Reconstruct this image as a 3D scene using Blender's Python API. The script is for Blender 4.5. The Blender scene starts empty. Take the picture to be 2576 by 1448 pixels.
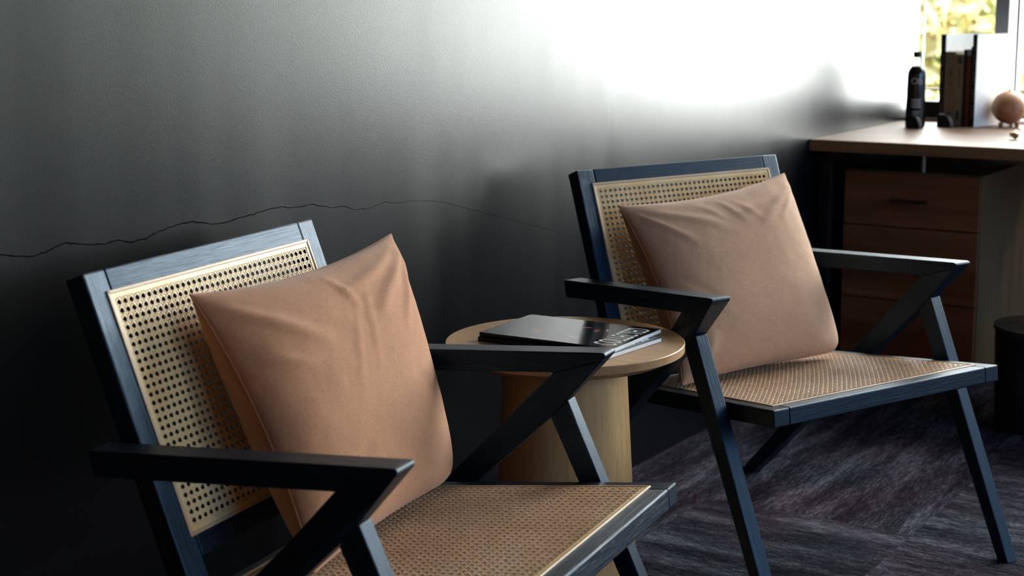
import bpy, bmesh, math, random
from mathutils import Vector, Matrix
import mathutils
random.seed(7)
S = bpy.context.scene
COL = S.collection
PI = math.pi

# ------------------------------------------------------------------ camera
cd = bpy.data.cameras.new('camera')
cam = bpy.data.objects.new('camera', cd); COL.objects.link(cam); S.camera = cam
CR = Vector((0.54076807, -0.8411481, -0.00630703))
CF = Vector((0.82643325, 0.53267556, -0.1823865))
CU = Vector((0.15677366, 0.09341645, 0.98320669))
CP = Vector((0.0, -1.82381243, 1.17954859))
cam.matrix_world = Matrix((( CR.x, CU.x, -CF.x, CP.x), (CR.y, CU.y, -CF.y, CP.y), (CR.z, CU.z, -CF.z, CP.z), (0, 0, 0, 1)))
cd.sensor_width = 36.0; cd.lens = 3936.4 / 2576 * 36.0; cd.clip_start = 0.05; cd.clip_end = 300
cd.dof.use_dof = True; cd.dof.focus_distance = 2.80; cd.dof.aperture_fstop = 5.2

# ------------------------------------------------------------------ world, sun, exposure
S.view_settings.view_transform = 'Standard'; S.view_settings.look = 'None'
S.view_settings.gamma = 1.0; S.view_settings.use_curve_mapping = False
S.view_settings.exposure = 0.0
try:
    S.cycles.use_denoising = True
    S.cycles.max_bounces = 8; S.cycles.diffuse_bounces = 4; S.cycles.glossy_bounces = 4
    S.cycles.transmission_bounces = 6; S.cycles.transparent_max_bounces = 12
    S.cycles.sample_clamp_indirect = 6.0
    S.cycles.caustics_reflective = False; S.cycles.caustics_refractive = False
except Exception:
    pass
SKY_E, SKY_S = 21.0, 4.0          # brightness of the hazy sky on the sunny east side and of the cool sky on the south side
w = bpy.data.worlds.new('sky'); S.world = w; w.use_nodes = True
nt = w.node_tree; nt.nodes.clear()
out = nt.nodes.new('ShaderNodeOutputWorld'); bg = nt.nodes.new('ShaderNodeBackground')
tc = nt.nodes.new('ShaderNodeTexCoord'); vm = nt.nodes.new('ShaderNodeVectorMath'); vm.operation = 'DOT_PRODUCT'
vm.inputs[1].default_value = (0.97, 0.0, 0.24)
mr = nt.nodes.new('ShaderNodeMapRange'); mr.interpolation_type = 'SMOOTHSTEP'
mr.inputs['From Min'].default_value = 0.15; mr.inputs['From Max'].default_value = 0.75
mx = nt.nodes.new('ShaderNodeMix'); mx.data_type = 'RGBA'
mx.inputs[6].default_value = (0.30 * SKY_S, 0.58 * SKY_S, 1.0 * SKY_S, 1)
mx.inputs[7].default_value = (0.96 * SKY_E, 1.0 * SKY_E, 0.97 * SKY_E, 1)
nt.links.new(tc.outputs['Generated'], vm.inputs[0]); nt.links.new(vm.outputs['Value'], mr.inputs['Value'])
nt.links.new(mr.outputs['Result'], mx.inputs[0]); nt.links.new(mx.outputs[2], bg.inputs['Color'])
nt.links.new(bg.outputs[0], out.inputs[0])
sd = bpy.data.lights.new('sun', 'SUN'); sd.energy = 14.0; sd.angle = 0.01; sd.color = (1.0, 0.90, 0.70)
so = bpy.data.objects.new('sun', sd); COL.objects.link(so)
so.rotation_euler = Vector((0.80, -0.35, -0.75)).to_track_quat('-Z', 'Y').to_euler()

XW = 5.50        # right-hand window wall
YS = -5.0        # wall behind the camera
def portal(name, loc, sx, sy, direction):
    d = bpy.data.lights.new(name, 'AREA'); d.shape = 'RECTANGLE'; d.size = sx; d.size_y = sy
    d.cycles.is_portal = True
    o = bpy.data.objects.new(name, d); COL.objects.link(o); o.location = loc
    o.rotation_euler = Vector(direction).to_track_quat('-Z', 'Z').to_euler()
portal('window_portal_east', (XW + 0.12, -2.3, 1.72), 4.5, 1.8, (-1, 0, 0))
portal('window_portal_south', (2.9, YS - 0.12, 1.75), 4.4, 1.8, (0, 1, 0))

# ------------------------------------------------------------------ node helpers
class NB:
    def __init__(s, name):
        s.m = bpy.data.materials.new(name); s.m.use_nodes = True
        s.t = s.m.node_tree; s.p = s.t.nodes['Principled BSDF']
    def n(s, typ, **kw):
        nd = s.t.nodes.new(typ)
        for k, v in kw.items(): setattr(nd, k, v)
        return nd
    def l(s, a, b): s.t.links.new(a, b)
    def set(s, **kw):
        for k, v in kw.items():
            k = k.replace('_', ' ')
            s.p.inputs[k].default_value = v if not isinstance(v, tuple) or len(v) == 4 else (*v, 1)
        return s
    def coord(s, scale=(1, 1, 1), rot=(0, 0, 0), loc=(0, 0, 0), kind='Object'):
        c = s.n('ShaderNodeTexCoord'); mp0 = s.n('ShaderNodeMapping'); mp0.inputs['Rotation'].default_value = rot
        mp = s.n('ShaderNodeMapping'); mp.inputs['Scale'].default_value = scale; mp.inputs['Location'].default_value = loc
        s.l(c.outputs[kind], mp0.inputs[0]); s.l(mp0.outputs[0], mp.inputs[0]); return mp.outputs[0]
    def noise(s, vec, scale, detail=3, rough=0.5, dist=0.0):
        n = s.n('ShaderNodeTexNoise'); n.inputs['Scale'].default_value = scale; n.inputs['Detail'].default_value = detail
        n.inputs['Roughness'].default_value = rough; n.inputs['Distortion'].default_value = dist
        s.l(vec, n.inputs['Vector']); return n.outputs['Fac']
    def ramp(s, fac, stops):
        r = s.n('ShaderNodeValToRGB'); e = r.color_ramp.elements
        while len(e) < len(stops): e.new(0.5)
        for el, (p, c) in zip(e, stops):
            el.position = p; el.color = c if len(c) == 4 else (*c, 1)
        s.l(fac, r.inputs[0]); return r.outputs[0]
    def rng(s, fac, a, b, c, d):
        r = s.n('ShaderNodeMapRange')
        for k, v in zip(('From Min', 'From Max', 'To Min', 'To Max'), (a, b, c, d)): r.inputs[k].default_value = v
        s.l(fac, r.inputs['Value']); return r.outputs[0]
    def math(s, op, a, b=None, c=None):
        m = s.n('ShaderNodeMath', operation=op)
        for i, v in enumerate((a, b, c)):
            if v is None: continue
            if isinstance(v, (int, float)): m.inputs[i].default_value = v
            else: s.l(v, m.inputs[i])
        return m.outputs[0]
    def mixc(s, fac, a, b, blend='MIX'):
        m = s.n('ShaderNodeMix', data_type='RGBA', blend_type=blend)
        for i, v in ((0, fac), (6, a), (7, b)):
            if isinstance(v, (int, float)): m.inputs[i].default_value = v
            elif isinstance(v, tuple): m.inputs[i].default_value = v if len(v) == 4 else (*v, 1)
            else: s.l(v, m.inputs[i])
        return m.outputs[2]
    def bump(s, h, strength=0.3, dist=0.001, prev=None):
        b = s.n('ShaderNodeBump'); b.inputs['Strength'].default_value = strength; b.inputs['Distance'].default_value = dist
        s.l(h, b.inputs['Height'])
        if prev is not None: s.l(prev, b.inputs['Normal'])
        return b.outputs[0]
    def base(s, c): s.l(c, s.p.inputs['Base Color'])
    def rough(s, c): s.l(c, s.p.inputs['Roughness'])
    def normal(s, c): s.l(c, s.p.inputs['Normal'])

def plain(name, col, rough=0.5, metal=0.0, spec=0.5, **kw):
    b = NB(name); b.set(Base_Color=col, Roughness=rough, Metallic=metal); b.p.inputs['Specular IOR Level'].default_value = spec
    v = b.coord(); n = b.noise(v, 60, 3)
    b.base(b.mixc(n, tuple(c * 0.85 for c in col), tuple(min(1, c * 1.12) for c in col)))
    b.rough(b.rng(n, 0.3, 0.7, rough * 0.9, min(1, rough * 1.1)))
    for k, v in kw.items(): b.p.inputs[k.replace('_', ' ')].default_value = v
    return b.m

# --- black stained open-grain oak, one per grain direction
def blackwood(name, rot):
    b = NB(name)
    v = b.coord(scale=(3, 110, 110), rot=rot)
    g = b.noise(v, 3.2, 5, 0.65)
    v2 = b.coord(scale=(6, 420, 420), rot=rot)
    g2 = b.noise(v2, 2.0, 2, 0.6)
    mixg = b.math('ADD', b.math('MULTIPLY', g, 0.6), b.math('MULTIPLY', g2, 0.4))
    b.base(b.ramp(mixg, [(0.35, (0.002, 0.003, 0.005)), (0.5, (0.007, 0.011, 0.020)), (0.66, (0.016, 0.026, 0.046))]))
    b.rough(b.rng(mixg, 0.35, 0.65, 0.42, 0.27))
    b.p.inputs['Specular IOR Level'].default_value = 0.34
    b.p.inputs['Specular Tint'].default_value = (0.30, 0.62, 1.0, 1)  # blue tint puts the cool daylight into the wood's reflections
    b.normal(b.bump(mixg, 0.85, 0.0013))
    return b.m
BW_V = blackwood('black_oak_along_depth', (0, 0, 0))
BW_U = blackwood('black_oak_along_width', (0, 0, PI / 2))
BW_BACK = blackwood('black_oak_along_backrest', (0, math.radians(-70), 0))
BW_LEG = blackwood('black_oak_along_front_leg', (0, math.radians(-66), 0))
BW_DIAG = blackwood('black_oak_along_rear_leg', (0, math.radians(46), 0))

def cane_mat(name, c1, c2, c3):
    b = NB(name)
    v = b.coord(); n = b.noise(v, 9, 3); n2 = b.noise(v, 400, 2)
    c = b.ramp(n, [(0.3, c1), (0.52, c2), (0.72, c3)])
    b.base(b.mixc(b.rng(n2, 0.3, 0.75, 0.0, 0.45), c, tuple(x * 0.6 for x in c2)))
    b.rough(b.rng(n2, 0.3, 0.7, 0.32, 0.5)); b.normal(b.bump(n2, 0.3, 0.0004))
    b.p.inputs['Subsurface Weight'].default_value = 0.0
    return b.m
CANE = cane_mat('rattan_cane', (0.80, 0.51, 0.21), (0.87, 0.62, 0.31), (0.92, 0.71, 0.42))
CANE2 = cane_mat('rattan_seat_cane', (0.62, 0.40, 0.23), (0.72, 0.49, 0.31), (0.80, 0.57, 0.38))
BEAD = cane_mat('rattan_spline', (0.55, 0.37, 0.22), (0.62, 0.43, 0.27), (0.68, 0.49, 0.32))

def linen(name, col):
    b = NB(name)
    c = b.n('ShaderNodeUVMap'); mp = b.n('ShaderNodeMapping'); b.l(c.outputs[0], mp.inputs[0])
    def fib(sx, sy, sc):
        m = b.n('ShaderNodeMapping'); m.inputs['Scale'].default_value = (sx, sy, 1); b.l(c.outputs[0], m.inputs[0])
        return b.noise(m.outputs[0], sc, 3, 0.6)
    warp = fib(40, 900, 1.0); weft = fib(900, 40, 1.0); big = fib(5, 5, 1.0)
    weave = b.math('ADD', warp, weft)
    k = b.rng(weave, 0.75, 1.25, 0.80, 1.17)
    cc = b.n('ShaderNodeCombineColor'); 
    base = b.mixc(big, tuple(x * 0.93 for x in col), tuple(x * 1.06 for x in col))
    sc = b.n('ShaderNodeVectorMath', operation='SCALE'); b.l(base, sc.inputs[0]); b.l(k, sc.inputs['Scale'])
    b.base(sc.outputs[0]); b.set(Roughness=0.92); b.p.inputs['Specular IOR Level'].default_value = 0.2
    b.p.inputs['Sheen Weight'].default_value = 0.25; b.p.inputs['Sheen Roughness'].default_value = 0.5
    b.normal(b.bump(weave, 0.45, 0.0008))
    return b.m
LINEN_A = linen('rust_linen', (0.47, 0.225, 0.12))
LINEN_B = linen('clay_linen', (0.50, 0.29, 0.18))

def wood(name, c1, c2, c3, axis='x', rough=0.45, scale=1.0, spec=0.4):
    b = NB(name)
    sc = {'x': (1.2, 22, 22), 'y': (22, 1.2, 22), 'z': (22, 22, 1.2)}[axis]
    v = b.coord(scale=tuple(s * scale for s in sc))
    g = b.noise(v, 1.6, 6, 0.62, 0.6)
    sc2 = {'x': (8, 420, 420), 'y': (420, 8, 420), 'z': (420, 420, 8)}[axis]
    g2 = b.noise(b.coord(scale=sc2), 1.0, 2, 0.6)
    c = b.ramp(g, [(0.3, c1), (0.5, c2), (0.72, c3)])
    b.base(b.mixc(b.rng(g2, 0.56, 0.72, 0.0, 0.55), c, tuple(x * 0.45 for x in c1)))
    b.rough(b.rng(g, 0.3, 0.7, rough * 0.85, rough * 1.15)); b.normal(b.bump(g2, 0.2, 0.0005))
    b.p.inputs['Specular IOR Level'].default_value = spec
    return b.m
OAK_TOP = wood('oak_veneer_top', (0.38, 0.20, 0.085), (0.44, 0.245, 0.11), (0.50, 0.285, 0.135), 'y', 0.42)
OAK_Z = wood('oak_veneer_upright', (0.44, 0.25, 0.10), (0.52, 0.305, 0.13), (0.58, 0.35, 0.155), 'z', 0.5)
DESKW = wood('brown_plank_desk', (0.070, 0.032, 0.015), (0.11, 0.052, 0.025), (0.155, 0.078, 0.040), 'y', 0.42, 0.45, 0.35)
CABW = wood('dark_walnut_front', (0.15, 0.052, 0.020), (0.24, 0.085, 0.035), (0.36, 0.14, 0.055), 'y', 0.42, 0.35, 0.5)
CABS = wood('walnut_cabinet_side', (0.13, 0.075, 0.030), (0.20, 0.115, 0.045), (0.27, 0.165, 0.07), 'z', 0.42, 0.5, 0.5)
BALLW = wood('turned_beech', (0.42, 0.20, 0.10), (0.52, 0.27, 0.15), (0.60, 0.34, 0.20), 'x', 0.4, 1.0)
STEEL = plain('black_steel', (0.018, 0.018, 0.02), 0.4, 0.6)
HANDLE = plain('dark_bronze_handle', (0.10, 0.085, 0.07), 0.35, 0.9)
CHROME = plain('brushed_metal_post', (0.35, 0.34, 0.32), 0.35, 1.0)
BLACKP = plain('black_plastic', (0.010, 0.010, 0.012), 0.55)
WHITEC = plain('white_card', (0.88, 0.88, 0.88), 0.45)
PAPER = plain('white_paper', (0.80, 0.81, 0.83), 0.75)
PRINT = plain('white_print', (0.62, 0.63, 0.66), 0.7)
CREAM = plain('cream_cloth', (0.36, 0.31, 0.21), 0.7)
CREAM2 = plain('pale_green_cloth', (0.38, 0.36, 0.25), 0.7)
RUSTB = plain('rust_red_cloth', (0.20, 0.055, 0.025), 0.65)
BLACKB = plain('black_cloth_board', (0.014, 0.013, 0.014), 0.5)
BROWNI = plain('brown_ink', (0.10, 0.07, 0.04), 0.7)
GREENI = plain('green_ink', (0.05, 0.12, 0.04), 0.7)
BRASS = plain('pale_brass', (0.75, 0.60, 0.33), 0.3, 0.7)
FRAMEG = plain('anodised_window_frame', (0.30, 0.31, 0.32), 0.45, 0.2)
FRAMEW = plain('white_window_reveal', (0.80, 0.81, 0.80), 0.6)
FRAMEB = plain('black_sill_rail', (0.02, 0.02, 0.02), 0.5)

# ------------------------------------------------------------------ mesh helpers
def mk(name, verts, faces, mat, parent=None, smooth=False, bevel=0.0, seg=2, mats=None, midx=None):
    me = bpy.data.meshes.new(name); me.from_pydata([tuple(v) for v in verts], [], faces)
    bm = bmesh.new(); bm.from_mesh(me); bmesh.ops.recalc_face_normals(bm, faces=bm.faces); bm.to_mesh(me); bm.free()
    for m in (mats or [mat]): me.materials.append(m)
    if midx:
        for p, i in zip(me.polygons, midx): p.material_index = i
    o = bpy.data.objects.new(name, me); COL.objects.link(o)
    if parent is not None: o.parent = parent
    if smooth:
        for p in me.polygons: p.use_smooth = True
    if bevel:
        md = o.modifiers.new('bevel', 'BEVEL'); md.width = bevel; md.segments = seg; md.limit_method = 'ANGLE'
        md.angle_limit = math.radians(35); md.harden_normals = False
    return o
def boxv(x0, x1, y0, y1, z0, z1):
    v = [(x0, y0, z0), (x1, y0, z0), (x1, y1, z0), (x0, y1, z0), (x0, y0, z1), (x1, y0, z1), (x1, y1, z1), (x0, y1, z1)]
    return v, [(0, 3, 2, 1), (4, 5, 6, 7), (0, 1, 5, 4), (1, 2, 6, 5), (2, 3, 7, 6), (3, 0, 4, 7)]
def box(name, x0, x1, y0, y1, z0, z1, mat, parent=None, bevel=0.0):
    v, f = boxv(x0, x1, y0, y1, z0, z1); return mk(name, v, f, mat, parent, bevel=bevel)
def boxes(name, lst, mat, parent=None, bevel=0.0):
    V, F = [], []
    for b in lst:
        v, f = boxv(*b); k = len(V); V += v; F += [tuple(i + k for i in q) for q in f]
    return mk(name, V, F, mat, parent, bevel=bevel)
def hexa(name, A, B, mat, parent=None, bevel=0.0):      # two quads joined (4 verts each)
    return mk(name, list(A) + list(B), [(3, 2, 1, 0), (4, 5, 6, 7), (0, 1, 5, 4), (1, 2, 6, 5), (2, 3, 7, 6), (3, 0, 4, 7)], mat, parent, bevel=bevel)
def lathe(name, prof, mat, parent=None, n=64, loc=(0, 0, 0), bevel=0.0, smooth=True):
    V, F = [], []
    for r, z in prof:
        for k in range(n):
            a = 2 * PI * k / n; V.append((loc[0] + r * math.cos(a), loc[1] + r * math.sin(a), loc[2] + z))
    m = len(prof)
    for i in range(m - 1):
        for k in range(n):
            F.append((i * n + k, i * n + (k + 1) % n, (i + 1) * n + (k + 1) % n, (i + 1) * n + k))
    F.append(tuple(range(n))); F.append(tuple((m - 1) * n + k for k in range(n)))
    o = mk(name, V, F, mat, parent)
    if smooth:
        for p in o.data.polygons: p.use_smooth = len(p.vertices) == 4
        es = o.modifiers.new('edges', 'EDGE_SPLIT'); es.split_angle = math.radians(38)
    return o
def empty(name, loc, rz=0.0):
    o = bpy.data.objects.new(name, None); COL.objects.link(o); o.location = loc; o.rotation_euler = (0, 0, rz); o.empty_display_size = 0.1
    return o
def tag(o, label=None, cat=None, group=None, kind=None):
    if label: o['label'] = label
    if cat: o['category'] = cat
    if group: o['group'] = group
    if kind: o['kind'] = kind
    return o
def st(o, label=None):
    o['kind'] = 'structure'
    if label: o['label'] = label
    return o

# ------------------------------------------------------------------ the room
def wall_mat():
    b = NB('satin_black_wall_paint')
    v = b.coord(kind='Object')
    streak = b.noise(b.coord(scale=(9, 0.01, 0.25)), 1.0, 1, 0.4)
    streak2 = b.noise(b.coord(scale=(34, 0.01, 0.5)), 1.0, 1, 0.4)
    peel = b.noise(v, 260, 3, 0.6); peel2 = b.noise(v, 900, 2, 0.5)
    big = b.noise(b.coord(scale=(1.5, 1, 1.5)), 1.0, 2)
    b.base(b.mixc(big, (0.0035, 0.0045, 0.006), (0.005, 0.006, 0.0078)))
    r = b.math('ADD', b.rng(streak, 0.25, 0.75, 0.270, 0.322), b.rng(streak2, 0.3, 0.7, -0.004, 0.004))
    b.rough(r)
    b.p.inputs['IOR'].default_value = 1.55; b.p.inputs['Specular IOR Level'].default_value = 0.5
    n1 = b.bump(peel, 0.16, 0.0010); n2 = b.bump(peel2, 0.10, 0.0005, n1)
    b.normal(n2)
    return b.m
WALLM = wall_mat()
CRACKM = plain('dark_crack', (0.002, 0.002, 0.0025), 0.9, spec=0.1)
CRACKL = plain('crack_lip', (0.008, 0.008, 0.009), 0.55, spec=0.4)
# back wall: one slab whose face carries the long hairline crack as a thin groove with a lifted lip
crk = [(1.30, 0.818)]
pix = [(0,1270),(130,1278),(180,1272),(240,1250),(320,1212),(400,1215),(515,1218),(590,1195),(660,1208),(690,1195),(720,1192),(780,1160),(880,1120),(960,1103),(1060,1118),(1120,1110),(1210,1082),(1300,1055),(1400,1030),(1450,1035),(1560,1017),(1650,1035),(1710,1028),(1770,1045),(1830,1040),(1920,1005),(1970,1010),(2100,1000),(2200,1005)]
for (px, py) in pix:
    X, Y = px / 1.9815, py / 1.9815
    d = CF + CR * (X - 1288) / 3936.4 - CU * (Y - 724) / 3936.4
    t = -CP.y / d.y; q = CP + d * t; crk.append((q.x, q.z))
# add small-scale jitter between the measured points
fine = []
for (a, b2) in zip(crk, crk[1:]):
    n = 5
    for k in range(n):
        t = k / n; j = 0.0 if k == 0 else random.uniform(-1, 1) * 0.0012
        fine.append((a[0] + (b2[0] - a[0]) * t, a[1] + (b2[1] - a[1]) * t + j))
fine.append(crk[-1])
V, F, MI = [], [], []
x0, x1, zt = -2.5, XW, 2.8
N = len(fine)
for i, (x, z) in enumerate(fine):
    wd = 0.0013 * (1 - 0.75 * i / N) * random.uniform(0.7, 1.3)
    lip = 0.0
    V += [(x, 0, 0), (x, 0, z - wd), (x, 0.002, z - wd * 0.2), (x, -lip, z + wd), (x, 0, z + wd + 0.0022), (x, 0, zt)]
for i in range(N - 1):
    for r in range(5):
        F.append((i * 6 + r, (i + 1) * 6 + r, (i + 1) * 6 + r + 1, i * 6 + r + 1)); MI.append({1: 1, 2: 1}.get(r, 0))
k = len(V); V += [(x0, 0, 0), (x0, 0, zt), (x1, 0, 0), (x1, 0, zt)]
F += [(k, 0, 1, 2, 3, 4, 5, k + 1)]; MI += [0]
e = (N - 1) * 6; F += [(e, k + 2, k + 3, e + 5, e + 4, e + 3, e + 2, e + 1)]; MI += [0]
# solid back of the slab
k2 = len(V); V += [(x0, 0.15, 0), (x0, 0.15, zt), (x1, 0.15, 0), (x1, 0.15, zt)]
F += [(k2, k2 + 1, k2 + 3, k2 + 2), (k, k2, k2 + 1, k + 1), (k + 2, k2 + 2, k2 + 3, k + 3)]; MI += [0, 0, 0]
me = bpy.data.meshes.new('wall_back'); me.from_pydata(V, [], F)
for m in (WALLM, CRACKM): me.materials.append(m)
for p, i in zip(me.polygons, MI): p.material_index = i
wb = bpy.data.objects.new('wall_back', me); COL.objects.link(wb); st(wb, 'satin black painted wall with a long horizontal hairline crack')

ROOMW = plain('brown_room_wall', (0.16, 0.10, 0.06), 0.7)
CEILM = plain('warm_ceiling', (0.20, 0.14, 0.09), 0.8)
st(box('wall_left', -2.65, -2.5, YS - 0.15, 0.15, 0, 2.8, plain('warm_bounce_wall', (0.50, 0.27, 0.14), 0.7)))  # unseen wall; its warm tone is made up to bounce warm light
st(box('ceiling', -2.65, XW + 0.15, YS - 0.15, 0.15, 2.8, 2.95, CEILM))
SILL, HEAD = 0.772, 2.62
st(boxes('wall_right', [(XW, XW + 0.15, YS - 0.15, 0.15, 0, 0.755), (XW, XW + 0.15, YS - 0.15, 0.15, HEAD, 2.8), (XW, XW + 0.15, YS - 0.15, -4.55, 0.76, HEAD)], plain('pale_window_wall', (0.55, 0.55, 0.54), 0.7)))
st(boxes('wall_front', [(-2.5, XW, YS - 0.15, YS, 0, 0.85), (-2.5, XW, YS - 0.15, YS, 2.65, 2.8), (-2.5, 0.7, YS - 0.15, YS, 0.85, 2.65), (5.1, XW, YS - 0.15, YS, 0.85, 2.65)], ROOMW))

def glass_mat():
    b = NB('window_glass')
    t = b.t; tr = b.n('ShaderNodeBsdfTransparent'); gl = b.n('ShaderNodeBsdfGlossy'); gl.inputs['Roughness'].default_value = 0.02
    mxs = b.n('ShaderNodeMixShader'); lw = b.n('ShaderNodeLayerWeight'); lw.inputs['Blend'].default_value = 0.2
    f = b.math('MULTIPLY', lw.outputs['Fresnel'], 0.5)
    b.l(f, mxs.inputs[0]); b.l(tr.outputs[0], mxs.inputs[1]); b.l(gl.outputs[0], mxs.inputs[2])
    t.links.new(mxs.outputs[0], t.nodes['Material Output'].inputs['Surface'])
    return b.m
GLASS = glass_mat()
def window_east(n, y0, y1):
    e = empty('window_%d' % n, (XW, (y0 + y1) / 2, SILL)); st(e)
    yc = (y0 + y1) / 2
    def B(name, lst, mat, bev=0.0):
        return boxes(name, [(a - XW, b - XW, c - yc, d - yc, f - SILL, g - SILL) for a, b, c, d, f, g in lst], mat, e, bev)
    B('window_frame', [(XW + 0.02, XW + 0.09, y0, y1, 0.755, SILL), (XW + 0.02, XW + 0.09, y0, y1, HEAD - 0.03, HEAD)], FRAMEB)
    B('glazing_bead', [(XW + 0.025, XW + 0.05, y0, y1, 0.848, 0.853)], FRAMEB)
    B('pane', [(XW + 0.055, XW + 0.061, y0 + 0.001, y1 - 0.001, SILL, HEAD - 0.03)], GLASS)
window_east(1, -0.272, -0.0)
window_east(2, -1.55, -0.319)
window_east(3, -3.0, -1.63)
window_east(4, -4.55, -3.08)
st(box('trim_1', XW - 0.02, XW + 0.10, -0.319, -0.272, 0.76, HEAD, FRAMEG))
st(box('trim_2', XW + 0.0, XW + 0.05, -0.350, -0.340, SILL, HEAD - .03, FRAMEG))
st(box('trim_3', XW - 0.02, XW + 0.10, -1.63, -1.55, 0.76, HEAD, FRAMEG))
st(box('trim_4', XW - 0.02, XW + 0.10, -3.08, -3.0, 0.76, HEAD, FRAMEG))
st(box('trim_5', XW - 0.085, XW - 0.0005, -4.9, -0.001, 0.732, 0.757, FRAMEW), 'white window sill')
# window behind the camera
e = empty('window_5', (2.9, YS, 0.85)); st(e)
boxes('window_frame', [(-2.2, 2.2, -0.11, -0.03, 0, 0.04), (-2.2, 2.2, -0.11, -0.03, 1.76, 1.8), (-2.2, -2.15, -0.11, -0.03, 0, 1.8), (2.15, 2.2, -0.11, -0.03, 0, 1.8), (-0.03, 0.03, -0.11, -0.03, 0, 1.8)], FRAMEG, e)
box('pane', -2.15, 2.15, -0.075, -0.07, 0.04, 1.76, GLASS, e)

def carpet_mat():
    b = NB('streaked_carpet_tiles')
    c = b.n('ShaderNodeTexCoord'); sx = b.n('ShaderNodeSeparateXYZ'); b.l(c.outputs['Object'], sx.inputs[0])
    X = b.math('MULTIPLY', b.math('SUBTRACT', sx.outputs[0], 3.27), 1.0)
    Y = b.math('MULTIPLY', b.math('ADD', sx.outputs[1], 0.27), 2.0)
    ix = b.math('FLOOR', X); iy = b.math('FLOOR', Y)
    d4 = b.math('ADD', ix, iy); d4 = b.math('SUBTRACT', d4, b.math('MULTIPLY', b.math('FLOOR', b.math('MULTIPLY', d4, 0.25)), 4.0))
    par = b.math('MULTIPLY', b.math('GREATER_THAN', d4, 0.5), b.math('LESS_THAN', d4, 2.5))     # stepped quarter-turn layout
    def streaks(ax):
        def nz(sa, sb, detail, rough, off=0.0):
            cx = b.n('ShaderNodeCombineXYZ')
            b.l(b.math('MULTIPLY', sx.outputs[0], sa if ax == 'x' else sb), cx.inputs[0])
            b.l(b.math('MULTIPLY', sx.outputs[1], sb if ax == 'x' else sa), cx.inputs[1])
            b.l(b.math('ADD', b.math('MULTIPLY', ix, 3.7), b.math('MULTIPLY', iy, 5.3)), cx.inputs[2])
            return b.noise(cx.outputs[0], 1.0, detail, rough)
        a = nz(2.2, 16, 4, 0.65); f = nz(30, 260, 3, 0.7); g = nz(140, 600, 2, 0.7)
        return b.math('ADD', b.math('ADD', b.math('MULTIPLY', a, 0.36), b.math('MULTIPLY', f, 0.34)), b.math('MULTIPLY', g, 0.30))
    sxv, syv = streaks('x'), streaks('y')
    mm = b.n('ShaderNodeMix', data_type='FLOAT'); b.l(par, mm.inputs[0]); b.l(sxv, mm.inputs[2]); b.l(syv, mm.inputs[3])
    s_ = mm.outputs[0]
    v = b.coord(); tuft = b.noise(v, 700, 2, 0.7); hue = b.noise(v, 2.6, 2)
    c1 = b.ramp(s_, [(0.40, (0.006, 0.006, 0.009)), (0.48, (0.020, 0.022, 0.031)), (0.55, (0.09, 0.095, 0.12)), (0.64, (0.30, 0.32, 0.37))])
    c2 = b.ramp(s_, [(0.40, (0.009, 0.006, 0.009)), (0.48, (0.032, 0.022, 0.032)), (0.55, (0.11, 0.085, 0.11)), (0.64, (0.30, 0.27, 0.31))])
    col = b.mixc(b.rng(hue, 0.4, 0.6, 0, 1), c1, c2)
    k = b.rng(tuft, 0.3, 0.7, 0.3, 1.3)
    sc = b.n('ShaderNodeVectorMath', operation='SCALE'); b.l(col, sc.inputs[0]); b.l(k, sc.inputs['Scale'])
    b.base(sc.outputs[0]); b.set(Roughness=1.0); b.p.inputs['Specular IOR Level'].default_value = 0.05
    b.normal(b.bump(tuft, 0.7, 0.003))
    return b.m
st(box('floor', -2.65, XW + 0.15, YS - 0.15, 0.15, -0.12, 0.0, carpet_mat()))

# ------------------------------------------------------------------ outdoors
GRASS = NB('pale_lawn'); n_ = GRASS.noise(GRASS.coord(), 3, 4)
GRASS.base(GRASS.ramp(n_, [(0.35, (0.20, 0.22, 0.08)), (0.6, (0.38, 0.36, 0.20))])); GRASS.set(Roughness=0.9)
st(box('ground', XW + 0.15, 32, -30, 25, -5.2, -5.0, GRASS.m), 'pale sunlit lawn outside the window')
def leaf_mat(name, c1, c2, c3):
    b = NB(name); n = b.noise(b.coord(), 2.2, 4, 0.6)
    b.base(b.ramp(n, [(0.38, c1), (0.5, c2), (0.62, c3)])); b.set(Roughness=0.6)
    b.p.inputs['Transmission Weight'].default_value = 0.0
    return b.m
LEAFY = leaf_mat('yellow_autumn_leaves', (0.48, 0.52, 0.24), (0.80, 0.66, 0.32), (0.90, 0.78, 0.52))
LEAFG = leaf_mat('green_leaves', (0.10, 0.16, 0.10), (0.26, 0.33, 0.18), (0.48, 0.48, 0.27))
BARK = plain('pale_bark', (0.42, 0.34, 0.28), 0.85)
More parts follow.
